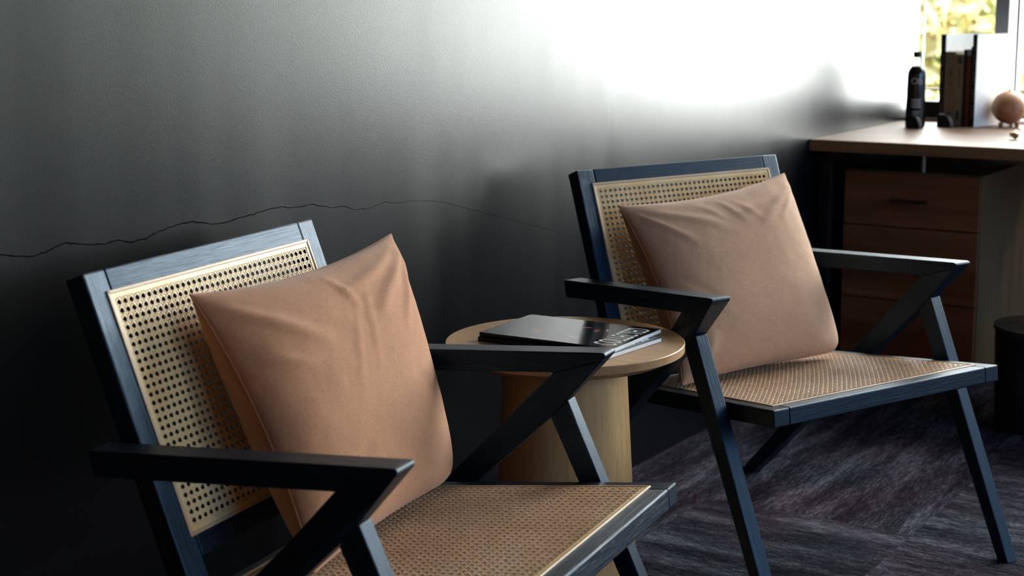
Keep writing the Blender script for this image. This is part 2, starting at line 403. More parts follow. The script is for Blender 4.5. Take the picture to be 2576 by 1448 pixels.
def tree(x, y, h, r, mat, label, n=2600, seed=0, group='trees outside the window', ls=1.0, nb=34, z0=0.35):
    rr = random.Random(seed)
    e = empty('tree', (x, y, -5.0)); tag(e, label, 'tree', group)
    V, F = [], []
    blobs = [(rr.uniform(-.65, .65) * r, rr.uniform(-.65, .65) * r, h * rr.uniform(z0, 0.97), r * rr.uniform(.22, .42)) for _ in range(nb)]
    for _ in range(n):
        bx, by, bz, br = rr.choice(blobs)
        d = Vector((rr.gauss(0, 1), rr.gauss(0, 1), rr.gauss(0, 1))).normalized() * br * rr.uniform(.4, 1)
        c = Vector((bx, by, bz)) + d
        a = Vector((rr.gauss(0, 1), rr.gauss(0, 1), rr.gauss(0, 1))).normalized(); b_ = a.orthogonal().normalized()
        s1, s2 = rr.uniform(.05, .12) * ls, rr.uniform(.03, .06) * ls
        k = len(V); V += [c + a * s1, c + b_ * s2, c - a * s1, c - b_ * s2]; F.append((k, k + 1, k + 2, k + 3))
    me = bpy.data.meshes.new('foliage'); me.from_pydata([tuple(v) for v in V], [], F); me.materials.append(mat)
    o = bpy.data.objects.new('foliage', me); COL.objects.link(o); o.parent = e
    P = []; TV, TF = [], []
    for i in range(7):
        z = h * .86 * i / 6; P.append((0.15 * math.sin(i * 1.1 + seed), 0.15 * math.cos(i * .9 + seed), z, 0.15 * (1 - i / 8)))
    for (px, py, z, rad) in P:
        for k in range(10): a = 2 * PI * k / 10; TV.append((px + rad * math.cos(a), py + rad * math.sin(a), z))
    for i in range(6):
        for k in range(10): TF.append((i * 10 + k, i * 10 + (k + 1) % 10, (i + 1) * 10 + (k + 1) % 10, (i + 1) * 10 + k))
    mk('trunk', TV, TF, BARK, e, smooth=True)
    return e
tree(14.5, 2.50, 8.0, 1.6, LEAFY, 'yellow autumn tree outside, straight behind the books', 9000, 1, ls=1.3)
tree(18.5, 4.9, 8.6, 1.7, LEAFG, 'green tree outside, behind the dark bottle next to the wall', 9000, 2, ls=1.5)
tree(19.5, 1.2, 8.6, 1.5, LEAFG, 'green and yellow tree outside at the right edge of the window view', 5200, 3)
tree(24.0, 3.0, 9.5, 2.2, LEAFY, 'largest yellow tree, farthest from the window', 6000, 4)
for i, (x, y) in enumerate(((12.5, -10.6), (16.5, -15.5), (11.0, -16.5), (19.0, -22.5))):
    tree(x, y, 12.5, 3.0, LEAFG, 'tall green tree outside, far along the right-hand window wall', 6500, 10 + i, 'tall trees along the window wall', 2.2, 60, 0.2)

# ------------------------------------------------------------------ armchairs
bv, bz, bang = -0.7023, 0.8116, 0.3540
b1, b2c, btd, hb, hbc, hbs = 0.0311, 0.3936, 0.0337, 0.294, 0.2602, 0.2483
sv, sz, sang, sh, sb = -0.0519, 0.4208, 0.1035, 0.0335, 0.0327
wo, wi, wa = 0.350, 0.319, 0.3657
SB, CB = math.sin(bang), math.cos(bang); SS, CS = math.sin(sang), math.cos(sang)
def BK(d, e, u): return (bv + d * SB - e * CB, u, bz - d * CB - e * SB)
def SE(d, e, u): return (sv - d * CS + e * SS, u, sz - d * SS - e * CS)

def extrude_side(name, pts, mat, parent, s, bevel=0.0022):
    # pts: (v, z, outer u); extruded from the outer face to the inner face wi
    n = len(pts)
    A = [(v, s * uo, z) for v, z, uo in pts]; B = [(v, s * wi, z) for v, z, uo in pts]
    F = [tuple(range(n)), tuple(range(2 * n - 1, n - 1, -1))]
    F += [(i, (i + 1) % n, n + (i + 1) % n, n + i) for i in range(n)]
    return mk(name, A + B, F, mat, parent, bevel=bevel, seg=2)

def cane_panel(name, fn, u0, u1, d0, d1, pu, pd, mat, parent, thick=0.0005):
    """woven cane: paired strands both ways and single diagonals, each a thin ribbon that weaves over and under"""
    V, F = [], []
    def ribbon(pts, hw, th, side):
        k0 = len(V)
        for (u, d, h) in pts:
            for (o, hh) in ((-hw, h), (-hw * 0.55, h + th), (hw * 0.55, h + th), (hw, h)):
                V.append(fn(d + side[1] * o, -hh, u + side[0] * o))
        for i in range(len(pts) - 1):
            a = k0 + i * 4; b = a + 4
            for j in range(3): F.append((a + j, a + j + 1, b + j + 1, b + j))
            F.append((a + 3, a, b, b + 3))
    nu = round((u1 - u0) / pu); nd = round((d1 - d0) / pd); pu = (u1 - u0) / nu; pd = (d1 - d0) / nd
    hw, th, A = 0.00150 + (0.0003 if thick > 0.001 else 0), thick, 0.0002 + thick * 0.4
    off = 0.00150
    for i in range(nu + 1):
        for sgn in (-1, 1):
            u = u0 + i * pu + sgn * off
            if not (u0 - 0.004 < u < u1 + 0.004): continue
            pts = []
            for j in range(nd * 2 + 1):
                d = d0 + j * pd / 2; pts.append((u, d, A * (1 if (j + (sgn > 0)) % 2 else -1)))
            ribbon(pts, hw, th, (1, 0))
    for i in range(nd + 1):
        for sgn in (-1, 1):
            d = d0 + i * pd + sgn * off
            pts = []
            for j in range(nu * 2 + 1):
                u = u0 + j * pu / 2; pts.append((u, d, A * (-1 if (j + (sgn > 0)) % 2 else 1)))
            ribbon(pts, hw, th, (0, 1))
    L = math.hypot(pu, pd)
    for dirn in (1, -1):
        for k in range(-nd, nu + nd + 1):
            pts = []
            for j in range(nd + 1):
                for q in (0, 0.5):
                    jj = j + q
                    i = k + 0.5 + dirn * jj
                    if i < -0.001 or i > nu + 0.001 or jj > nd: continue
                    pts.append((u0 + i * pu, d0 + jj * pd, 0.0006 + dirn * (-1 if q else 1) * thick * 0.5))
            if len(pts) > 1: ribbon(pts, 0.0010 if thick < 0.001 else 0.0017, thick, (pd / L, -dirn * pu / L))
    me = bpy.data.meshes.new(name); me.from_pydata(V, [], F); me.materials.append(mat)
    o = bpy.data.objects.new(name, me); COL.objects.link(o); o.parent = parent
    return o

def beading(fn, u0a, u0b, da, db, wdt, h, parent, edge):
    """flat reed spline framing the cane, plus the narrow closely woven margin inside it; half widths u0a at da, u0b at db"""
    V, F = [], []
    def bar(p, q, ins):            # p, q: outer corners (d,u); ins: inner corners
        k = len(V)
        for (d, u) in (p, q, ins[1], ins[0]): V.append(fn(d, 0.0015, u))
        for (d, u) in (p, q, ins[1], ins[0]): V.append(fn(d, -h, u))
        F.extend([tuple(i + k for i in f) for f in ((3, 2, 1, 0), (4, 5, 6, 7), (0, 1, 5, 4), (1, 2, 6, 5), (2, 3, 7, 6), (3, 0, 4, 7))])
    O = [(da, -u0a), (da, u0a), (db, u0b), (db, -u0b)]
    I = [(da + wdt, -u0a + wdt), (da + wdt, u0a - wdt), (db - wdt, u0b - wdt), (db - wdt, -u0b + wdt)]
    for i in range(4): bar(O[i], O[(i + 1) % 4], (I[i], I[(i + 1) % 4]))
    o = mk('spline', V, F, BEAD, parent, bevel=0.0012)
    # woven margin
    V2, F2 = [], []
    J = [(I[0][0] + edge, I[0][1] + edge), (I[1][0] + edge, I[1][1] - edge), (I[2][0] - edge, I[2][1] - edge), (I[3][0] - edge, I[3][1] + edge)]
    for i in range(4):
        k = len(V2)
        for (d, u) in (I[i], I[(i + 1) % 4], J[(i + 1) % 4], J[i]): V2.append(fn(d, -0.0006, u))
        F2.append((k, k + 1, k + 2, k + 3))
    for i in range(4):            # give the margin its thickness
        k = len(V2)
        for (d, u) in (I[i], I[(i + 1) % 4], J[(i + 1) % 4], J[i]): V2.append(fn(d, 0.0006, u))
        F2.append((k + 3, k + 2, k + 1, k))
    o2 = mk('woven_margin', V2, F2, CANE, parent)
    return o, o2

def make_chair():
    root = empty('armchair', (0, 0, 0))
    P = lambda *a: a
    for s in (-1, 1):
        # armrest with rounded nose
        T = (-0.168, 0.620); nose = []
        ar = Vector((-0.64 + 0.168, 0.587 - 0.62)).normalized(); dg = Vector((-0.2406 + 0.168, 0.5356 - 0.62)).normalized()
        rad = 0.011
        p0 = Vector(T) + ar * rad * 1.6; p1 = Vector(T) + dg * rad * 1.6
        for k in range(7):
            t = k / 6; q = (1 - t) ** 2 * p0 + 2 * t * (1 - t) * Vector(T) + t * t * p1; nose.append((q.x, q.y, wa))
        extrude_side('armrest', [(-0.642, 0.550, wa), (-0.266, 0.5785, wa)] + nose[::-1] + [(-0.650, 0.5865, wa)], BW_V, root, s, 0.002)
        # rear leg: the diagonal from under the nose of the arm down and back to the floor
        pa = nose[-1]
        extrude_side('rear_leg', [(pa[0], pa[1], wa), (-0.205, 0.577, 0.3600), (-0.2406, 0.5356, wo), (-0.271, 0.503, wo), (-0.409, 0.3735, wo), (-0.786, 0.0, wo),
                                  (-0.828, 0.0, wo), (-0.654, 0.182, wo), (-0.466, 0.374, wo), (-0.330, 0.513, wo), (-0.266, 0.5785, wa - 0.001)], BW_DIAG, root, s, 0.002)
        extrude_side('front_leg', [(-0.2400, 0.5350, wo), (0.0, 0.0, wo), (-0.029, 0.0, wo), (-0.2705, 0.5025, wo)], BW_LEG, root, s, 0.002)
        # backrest stile (two-bay: long post)
        A = [BK(0, 0, s * hbs), BK(0, 0, s * hb), BK(0.53, 0, s * hb), BK(0.53, 0, s * hbs)]
        B = [BK(0, btd, s * hbs), BK(0, btd, s * hb), BK(0.53, btd, s * hb), BK(0.53, btd, s * hbs)]
        hexa('backrest_stile', A, B, BW_BACK, root, 0.003)
        # seat side rail (narrows to the back)
        L = 0.492
        A = [SE(0, 0, s * 0.2783), SE(0, 0, s * 0.318), SE(L, 0, s * 0.2840), SE(L, 0, s * 0.2440)]
        B = [SE(0, sh, s * 0.2783), SE(0, sh, s * 0.318), SE(L, sh, s * 0.2840), SE(L, sh, s * 0.2440)]
        hexa('seat_side_rail', A, B, BW_V, root, 0.0025)
        # spacer dowels between the frames
        for (v, z, ui, uo_, rr) in ((-0.203, 0.393, 0.300, wi + 0.004, 0.007), (-0.613, 0.568, 0.290, wi + 0.004, 0.008), (-0.428, 0.372, 0.280, wi + 0.004, 0.007)):
            VV, FF = [], []
            for uu in (ui, uo_):
                for k in range(12): VV.append((v + rr * math.cos(2 * PI * k / 12), s * uu, z + rr * math.sin(2 * PI * k / 12)))
            FF = [(k, (k + 1) % 12, 12 + (k + 1) % 12, 12 + k) for k in range(12)] + [tuple(range(12)), tuple(range(12, 24))]
            mk('spacer_dowel', VV, FF, BW_U, root)
    def rail(name, fn, d0, d1, u0, u1, e1, mat):
        A = [fn(d0, 0, -u0), fn(d0, 0, u0), fn(d1, 0, u1), fn(d1, 0, -u1)]
        B = [fn(d0, e1, -u0), fn(d0, e1, u0), fn(d1, e1, u1), fn(d1, e1, -u1)]
        return hexa(name, A, B, mat, root, 0.0025)
    rail('backrest_top_rail', BK, 0.0, 0.042, hbs - .0003, hbs - .0003, btd, BW_U)
    rail('backrest_bottom_rail', BK, 0.383, 0.425, hbs - .0003, hbs - .0003, btd * 0.8, BW_U)
    rail('seat_front_rail', SE, 0.0, 0.044, 0.2780, 0.2750, sh, BW_U)
    rail('seat_rear_rail', SE, 0.464, 0.492, 0.2455, 0.2435, sh, BW_U)
    # cane of the backrest
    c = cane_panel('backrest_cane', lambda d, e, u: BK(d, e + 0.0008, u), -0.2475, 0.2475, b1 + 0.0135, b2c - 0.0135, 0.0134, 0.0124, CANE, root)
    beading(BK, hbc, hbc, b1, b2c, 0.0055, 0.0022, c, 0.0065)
    # cane of the seat: sags a little between the rails
    def SEs(d, e, u):
        k = 1 - 0.236 * (d - 0.0327)
        sag = 0.004 * max(0, 1 - (u / 0.27) ** 2) * max(0, 1 - ((d - .25) / .22) ** 2)
        return SE(d, e + 0.0008 + sag, u * k)
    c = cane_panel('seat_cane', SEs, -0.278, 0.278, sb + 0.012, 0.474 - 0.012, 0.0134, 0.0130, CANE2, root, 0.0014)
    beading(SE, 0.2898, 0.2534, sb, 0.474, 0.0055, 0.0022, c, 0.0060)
    return root
def kids(o): return [c for c in bpy.data.objects if c.parent == o]
def copy_tree(o, parent=None):
    c = o.copy(); COL.objects.link(c)
    if parent is not None: c.parent = parent
    for ch in kids(o): copy_tree(ch, c)
    return c
AX, AY, AW = 1.8421, -0.8417, -1.4337
BX, BY, BWd = 2.9060, -0.8762, -1.9733
chA = make_chair()
chB = copy_tree(chA)
chA.location = (AX, AY, 0); chA.rotation_euler = (0, 0, AW)
chB.location = (BX, BY, 0); chB.rotation_euler = (0, 0, BWd)
G = 'black armchairs with cane seat and back'
tag(chA, 'black wooden cane armchair in the left foreground, nearest the camera', 'armchair', G)
tag(chB, 'black wooden cane armchair on the right, in front of the desk', 'armchair', G)

# ------------------------------------------------------------------ pillows
def pillow(name, corners, mat, ax, ay, aw, seed, front, back, folds):
    """corners TL,TR,BR,BL in chair coordinates (u, v, z)"""
    rr = random.Random(seed)
    C = [Vector((v, u, z)) for (u, v, z) in corners]
    N = 88
    TL, TR, BR, BL = C
    nrm = ((TR - TL) + (BR - BL)).cross((TL - BL) + (TR - BR)).normalized()
    if nrm.x < 0: nrm = -nrm          # front faces +v
    backn = Vector((CB, 0, SB)); backp = Vector(BK(0, 0, 0))
    seatn = Vector((-SS, 0, CS)); seatp = Vector(SE(0, 0, 0))
    def mid(s, t):                    # s,t in -1..1, t up
        a = (s + 1) / 2; b = (t + 1) / 2
        ss = a - 0.085 * s * (1 - t * t) * 0.5 * abs(s) ** 1.5 * 2 * 0.5
        p_top = TL.lerp(TR, a); p_bot = BL.lerp(BR, a)
        p = p_bot.lerp(p_top, b)
        ex = (TR - TL + BR - BL) / 4; ey = (TL - BL + TR - BR) / 4
        p = p - ex * s * abs(s) ** 1.2 * (0.115 if s < 0 else 0.015) * (1 - t * t) - ey * t * abs(t) ** 1.2 * (0.10 if t > 0 else 0.05) * (1 - s * s)
        c = (max(0.0, s) * max(0.0, -t)) ** 9 * 0.085
        p = p - ex * c * 0.8 + ey * c
        return p
    def thick(s, t, ex=0.50):
        a = max(0.0, 1 - abs(s) ** 2.6); b = max(0.0, 1 - abs(t) ** 2.6)
        return (a * b) ** ex
    def fold(s, t):
        h = 0.0
        for (cx, cy, ang, ln, wd, am) in folds:
            dx, dy = s - cx, t - cy; ca, sa = math.cos(ang), math.sin(ang)
            al = dx * ca + dy * sa; ac = -dx * sa + dy * ca + 0.06 * math.sin(al * 3 + cx * 5)
            if -0.05 < al / ln < 1.05:
                env = max(0, math.sin(PI * min(1, max(0, al / ln)))) ** 0.7
                h += am * env * math.exp(-(ac / wd) ** 2)
        h += 0.0012 * (mathutils.noise.noise(Vector((s * 3.2, t * 3.2, seed))) + 0.5 * mathutils.noise.noise(Vector((s * 7, t * 7, seed + 3))))
        return h
    V, F, UV = [], [], []
    idx = {}
    for side in (1, -1):
        for i in range(N + 1):
            for j in range(N + 1):
                # denser towards the rim
                s = math.sin((i / N - 0.5) * PI * 0.92) / math.sin(0.46 * PI); t = math.sin((j / N - 0.5) * PI * 0.92) / math.sin(0.46 * PI)
                rim = i in (0, N) or j in (0, N)
                if rim and side == -1: idx[(side, i, j)] = idx[(1, i, j)]; continue
                p = mid(s, t); th = thick(s, t)
                if side == 1:
                    f = 0 if rim else fold(s, t) * min(1, th * 3)
                    q = p + nrm * (front * th + f)
                    q += Vector((0, 0, -1)) * 0.012 * th * min(1, max(0, (0.7 - t) / 1.4))   # the filling settles
                else: q = p - nrm * back * thick(s, t, 0.50)
                lim = (q - backp).dot(backn) - 0.0045
                if lim < 0: q -= backn * lim
                lim = (q - seatp).dot(seatn) - 0.0040
                if lim < 0: q -= seatn * lim
                idx[(side, i, j)] = len(V); V.append(q); UV.append((s * 0.25 + 0.25 + (side < 0), t * 0.25 + 0.25))
    for side in (1, -1):
        for i in range(N):
            for j in range(N):
                q = [idx[(side, i, j)], idx[(side, i + 1, j)], idx[(side, i + 1, j + 1)], idx[(side, i, j + 1)]]
                F.append(tuple(q if side == 1 else q[::-1]))
    # world placement: origin at the pillow's foot
    ca, sa = math.cos(aw), math.sin(aw)
    W = [Vector((ax + v.x * ca - v.y * sa, ay + v.x * sa + v.y * ca, v.z)) for v in V]
    org = sum((W[idx[(1, i, 0)]] for i in range(N + 1)), Vector()) / (N + 1)
    me = bpy.data.meshes.new('pillow_cover'); me.from_pydata([tuple(v - org) for v in W], [], F); me.materials.append(mat)
    uvl = me.uv_layers.new(name='UVMap')
    for lp in me.loops: uvl.data[lp.index].uv = UV[lp.vertex_index]
    for p in me.polygons: p.use_smooth = True
    o = bpy.data.objects.new(name, me); COL.objects.link(o); o.location = org
    # seam piping as a part
    ring = [(i, 0) for i in range(N)] + [(N, j) for j in range(N)] + [(i, N) for i in range(N, 0, -1)] + [(0, j) for j in range(N, 0, -1)]
    pts = [W[idx[(1, i, j)]] - org for i, j in ring][::2]
    SV, SF = [], []; n = len(pts); m = 6
    cen = sum(pts, Vector()) / n
    for k, p in enumerate(pts):
        tg = (pts[(k + 1) % n] - pts[k - 1]).normalized(); a = tg.cross(Vector((0.3, 0.2, 1))).normalized(); b_ = tg.cross(a)
        for q in range(m):
            an = 2 * PI * q / m; SV.append(p + (a * math.cos(an) + b_ * math.sin(an)) * 0.0013)
    for k in range(n):
        for q in range(m): SF.append((k * m + q, k * m + (q + 1) % m, ((k + 1) % n) * m + (q + 1) % m, ((k + 1) % n) * m + q))
    mk('seam', SV, SF, mat, o, smooth=True)
    return o
foldsB = [(-0.95, 0.95, -0.95, 0.75, 0.035, 0.004), (-0.8, 0.9, -0.62, 0.9, 0.05, 0.003), (0.95, 0.93, -2.45, 0.8, 0.05, 0.006), (0.98, 0.95, -2.2, 0.65, 0.035, 0.004),
          (0.9, 0.9, -2.75, 0.95, 0.04, 0.004), (-0.1, 0.86, -0.85, 0.45, 0.02, 0.0028), (0.15, 0.84, -0.9, 0.4, 0.02, 0.0025), (-0.35, 0.8, -0.8, 0.4, 0.025, 0.002),
          (0.95, 0.2, 3.3, 0.35, 0.02, -0.0015), (-0.8, 0.1, -0.9, 0.5, 0.05, -0.002), (-0.95, -0.9, 0.8, 0.5, 0.06, 0.005)]
foldsA = [(0.95, 0.97, -2.4, 0.85, 0.06, 0.009), (0.95, 0.9, -2.05, 0.8, 0.04, 0.006), (0.85, 0.98, -2.75, 0.95, 0.05, 0.006), (-0.95, 0.95, -0.8, 0.9, 0.06, 0.005),
          (-0.05, 0.88, -1.0, 0.4, 0.025, 0.004), (0.35, 0.75, -2.0, 0.8, 0.02, 0.0022), (0.2, 0.6, -2.1, 0.8, 0.02, 0.002), (-0.8, -0.6, 0.2, 0.6, 0.07, -0.004),
          (-0.9, -0.9, 0.9, 0.5, 0.06, 0.005), (0.9, -0.3, 2.6, 0.5, 0.06, -0.003), (-0.9, 0.5, -0.6, 0.5, 0.05, 0.003)]
pa_ = pillow('throw_pillow', [(-0.150, -0.631, 0.763), (0.3765, -0.5947, 0.780), (0.264, -0.417, 0.398), (-0.212, -0.396, 0.400)], LINEN_A, AX, AY, AW, 11, 0.066, 0.10, foldsA)
tag(pa_, 'plain rust-brown linen throw pillow leaning in the left foreground armchair', 'pillow', 'linen throw pillows')
pb_ = pillow('throw_pillow', [(-0.2403, -0.6221, 0.739), (0.2532, -0.6302, 0.7752), (0.232, -0.4057, 0.394), (-0.2664, -0.3718, 0.3975)], LINEN_B, BX, BY, BWd, 12, 0.062, 0.11, foldsB)
tag(pb_, 'dusty clay linen throw pillow leaning in the right armchair by the desk', 'pillow', 'linen throw pillows')

# ------------------------------------------------------------------ side table
TX, TY, TR, TZ = 2.470, -0.349, 0.225, 0.5456
t = empty('side_table', (TX, TY, 0)); tag(t, 'round light oak side table with conical pedestal, between the two armchairs', 'side table')
lathe('tabletop', [(0.150, TZ - 0.034), (TR - 0.030, TZ - 0.030), (TR - 0.004, TZ - 0.017), (TR, TZ - 0.0155), (TR, TZ - 0.0015), (TR - 0.0015, TZ)], OAK_TOP, t, 160)
lathe('pedestal', [(0.144, 0.0), (0.143, 0.004), (0.1165, TZ - 0.034)], OAK_Z, t, 96)

# ------------------------------------------------------------------ magazines
def cover_mat():
    b = NB('glossy_magazine_cover')
    v = b.coord()
    n = b.noise(v, 16, 4, 0.6, 0.8)
    base = b.ramp(n, [(0.35, (0.006, 0.007, 0.010)), (0.6, (0.014, 0.017, 0.022)), (0.75, (0.03, 0.03, 0.035))])
    def blob(cx, cy, sx, sy, rot, col, prev):
        m = b.n('ShaderNodeMapping'); m.vector_type = 'TEXTURE'; m.inputs['Location'].default_value = (cx, cy, 0.0075)
        m.inputs['Rotation'].default_value = (0, 0, rot); m.inputs['Scale'].default_value = (sx, sy, 1)
        c = b.n('ShaderNodeTexCoord'); b.l(c.outputs['Object'], m.inputs[0])
        ln = b.n('ShaderNodeVectorMath', operation='LENGTH'); b.l(m.outputs[0], ln.inputs[0])
        d = b.math('ADD', ln.outputs['Value'], b.math('MULTIPLY', b.math('SUBTRACT', b.noise(v, 60, 4, 0.7), 0.5), 2.0))
        return b.mixc(b.rng(d, 0.75, 1.0, 1.0, 0.0), prev, col)
    c = blob(-0.03, 0.055, 0.022, 0.011, 0.5, (0.22, 0.06, 0.03), base)
    c = blob(0.0, 0.035, 0.012, 0.006, 1.1, (0.16, 0.035, 0.02), c)
    c = blob(0.02, -0.045, 0.018, 0.007, 0.3, (0.24, 0.09, 0.07), c)
    c = blob(-0.05, -0.035, 0.024, 0.004, 0.9, (0.20, 0.09, 0.07), c)
    c = blob(0.04, -0.015, 0.006, 0.013, 0.2, (0.28, 0.12, 0.09), c)
    c = blob(0.035, -0.06, 0.012, 0.003, 0.4, (0.45, 0.42, 0.40), c)
    b.base(c); b.set(Roughness=0.12); b.p.inputs['Specular IOR Level'].default_value = 0.25
    b.p.inputs['Coat Weight'].default_value = 0.0; b.p.inputs['Coat Roughness'].default_value = 0.1
    return b.m
COVERM = cover_mat()
def text_mesh(name, s, size, mat, parent, M, sx=1.0, depth=0.0002):
    cu = bpy.data.curves.new(name, 'FONT'); cu.body = s; cu.size = size; cu.align_x = 'CENTER'; cu.align_y = 'CENTER'; cu.extrude = depth
    tmp = bpy.data.objects.new(name + '_tmp', cu); COL.objects.link(tmp)
    bpy.context.view_layer.update()
    me = bpy.data.meshes.new_from_object(tmp.evaluated_get(bpy.context.evaluated_depsgraph_get()))
    bpy.data.objects.remove(tmp)
    me.transform(M @ Matrix.Diagonal((sx, 1, 1, 1))); me.materials.clear(); me.materials.append(mat)
    o = bpy.data.objects.new(name, me); COL.objects.link(o); o.parent = parent
    return o
def magazine(loc, rz):
    w2, l2, th = 0.0955, 0.1425, 0.0075       # x across, y along; the title runs along the -y end
    e = empty('magazine', loc, rz)
    box('pages', -w2 + 0.001, w2 - 0.0005, -l2, l2 - 0.0005, 0.0004, th - 0.0004, PAPER, e)
    V, F = [], []
    def sheet(z0, z1, curl):
        n = 12; k = len(V)
        for i in range(n + 1):
            y = -l2 + 2 * l2 * i / n
            for x in (-w2, w2):
                for z in (z0, z1): V.append((x, y, z))
        for i in range(n):
            a = k + i * 4; b_ = a + 4
            F.extend([(a + 1, a + 3, b_ + 3, b_ + 1), (a, b_, b_ + 2, a + 2), (a, a + 1, b_ + 1, b_), (a + 2, b_ + 2, b_ + 3, a + 3)])
        F.extend([(k, k + 2, k + 3, k + 1), (k + n * 4, k + n * 4 + 1, k + n * 4 + 3, k + n * 4 + 2)])
    sheet(th - 0.0004, th, 0); sheet(0, 0.0004, 0)
    v, f = boxv(-w2 - 0.0006, -w2 + 0.001, -l2, l2, 0, th); k = len(V); V += v; F += [tuple(i + k for i in q) for q in f]
    c = mk('cover', V, F, COVERM, e)
    M = Matrix.Translation((0.0, -l2 + 0.030, th + 0.0002))
    text_mesh('cover_title', 'COLLECTED', 0.066, WHITEC, c, M, 0.43, 0.00008)
    return e
m1 = magazine((2.467, -0.361, TZ + 0.0004), math.radians(-4.6))
m2 = copy_tree(m1)
m2.location = (2.4885, -0.3505, TZ + 0.0082); m2.rotation_euler = (0, 0, math.radians(1.5))
tag(m1, 'glossy black magazine on the round oak table, lower one of two', 'magazine', 'black magazines on the side table')
tag(m2, 'glossy black magazine on the round oak table, lying on top of the other', 'magazine', 'black magazines on the side table')

# ------------------------------------------------------------------ desk
DX0, DX1, DZ, DT, DYE = 4.504, 5.32, 0.7497, 0.0345, -1.75
d = empty('desk', ((DX0 + DX1) / 2, DYE / 2, 0)); cx, cy = d.location.x, d.location.y
tag(d, 'brown wooden desk with black steel legs standing against the black wall', 'desk')
EDGEW = wood('lightened_brown_edge', (0.22, 0.11, 0.045), (0.32, 0.17, 0.075), (0.40, 0.225, 0.105), 'y', 0.5, 0.45, 0.3)  # desk brown made lighter, with the warm light on the edge in its colour
box('lightened_edge_strip', DX0 - cx, DX0 + .004 - cx, DYE - cy, -0.003 - cy, DZ - DT, DZ - .0006, EDGEW, d, 0.0008)  # thin strip added to brighten the front edge
box('desktop', DX0 + .0041 - cx, DX1 - cx, DYE - cy, -0.003 - cy, DZ - DT, DZ, DESKW, d, 0.002)
for (x, y) in ((4.555, -0.045), (5.27, -0.045), (4.555, -1.70), (5.27, -1.70)):
    box('leg', x - .016 - cx, x + .016 - cx, y - .016 - cy, y + .016 - cy, 0, DZ - DT - 0.0325, STEEL, d, 0.003)
for y in (-0.045, -1.70):
    box('crossbar', 4.539 - cx, 5.286 - cx, y - .016 - cy, y + .016 - cy, DZ - DT - 0.032, DZ - DT, STEEL, d, 0.003)
# drawer cabinet
q = empty('drawer_cabinet', (4.90, -0.2785, 0)); cx, cy = 4.90, -0.2785
tag(q, 'dark walnut drawer cabinet with bar handle under the left end of the desk', 'cabinet')
CX0, CX1, CY0, CY1, CZ0, CZ1 = 4.622, 5.18, -0.5035, -0.080, 0.03, 0.652
boxes('carcass', [(CX0 - cx, CX1 - cx, CY0 - cy, CY0 + .02 - cy, CZ0, CZ1), (CX0 - cx, CX1 - cx, CY1 - .02 - cy, CY1 - cy, CZ0, CZ1), (CX0 - cx, CX1 - cx, CY0 + .02 - cy, CY1 - .02 - cy, CZ1 - .02, CZ1),
                  (CX0 - cx, CX1 - cx, CY0 + .02 - cy, CY1 - .02 - cy, CZ0, CZ0 + .02), (CX1 - .02 - cx, CX1 - cx, CY0 + .02 - cy, CY1 - .02 - cy, CZ0 + .02, CZ1 - .02)], CABS, q, 0.002)
for (z0, z1, hz) in ((0.486, 0.648, 0.568), (0.260, 0.482, 0.405), (0.034, 0.256, 0.18)):
    dr = box('drawer', CX0 - .020 - cx, CX0 - .001 - cx, CY0 + .003 - cy, CY1 - .003 - cy, z0, z1, CABW, q, 0.0015)
    if z0 > 0.4:
        ho = -0.292 - cy
        boxes('handle', [(CX0 - .046 - cx, CX0 - .036 - cx, ho - .055, ho + .055, hz - .005, hz + .005), (CX0 - .037 - cx, CX0 - .019 - cx, ho - .053, ho - .043, hz - .005, hz + .005), (CX0 - .037 - cx, CX0 - .019 - cx, ho + .043, ho + .053, hz - .005, hz + .005)], HANDLE, dr, 0.001)
for (x, y) in ((4.66, -0.12), (4.66, -0.46), (5.14, -0.12), (5.14, -0.46)):
    lathe('foot', [(0.018, 0.0), (0.018, 0.03)], STEEL, q, 20, (x - cx, y - cy, 0))
for (x, y) in ((4.645, -0.314), (5.12, -0.314)):
    lathe('support_post', [(0.008, CZ1), (0.008, DZ - DT)], CHROME, q, 16, (x - cx, y - cy, 0))

# ------------------------------------------------------------------ things on the desk
# bottle
def bottle_mat():
    b = NB('dark_drink_in_clear_plastic'); b.set(Base_Color=(0.006, 0.006, 0.008), Roughness=0.12); b.p.inputs['Specular IOR Level'].default_value = 0.6
    n = b.noise(b.coord(), 25, 2); b.rough(b.rng(n, 0.3, 0.7, 0.10, 0.16)); return b.m
def clear_mat():
    b = NB('clear_neck_plastic'); b.set(Base_Color=(0.95, 0.97, 0.93), Roughness=0.08); b.p.inputs['Transmission Weight'].default_value = 0.9; b.p.inputs['IOR'].default_value = 1.2
    n = b.noise(b.coord(), 25, 2); b.rough(b.rng(n, 0.3, 0.7, 0.06, 0.12)); return b.m
bo = empty('bottle', (5.105, -0.130, DZ)); tag(bo, 'black drink bottle with white lettering and black cap on the desk', 'bottle')
lathe('body', [(0.029, 0.0), (0.0325, 0.004), (0.0325, 0.03), (0.0308, 0.10), (0.0304, 0.162), (0.0295, 0.176), (0.0260, 0.188), (0.0200, 0.196), (0.0160, 0.200)], bottle_mat(), bo, 40)
lathe('neck', [(0.0155, 0.2002), (0.0135, 0.210), (0.0125, 0.228)], clear_mat(), bo, 32)
lathe('cap', [(0.0138, 0.2285), (0.0138, 0.244), (0.0128, 0.247)], BLACKP, bo, 32)
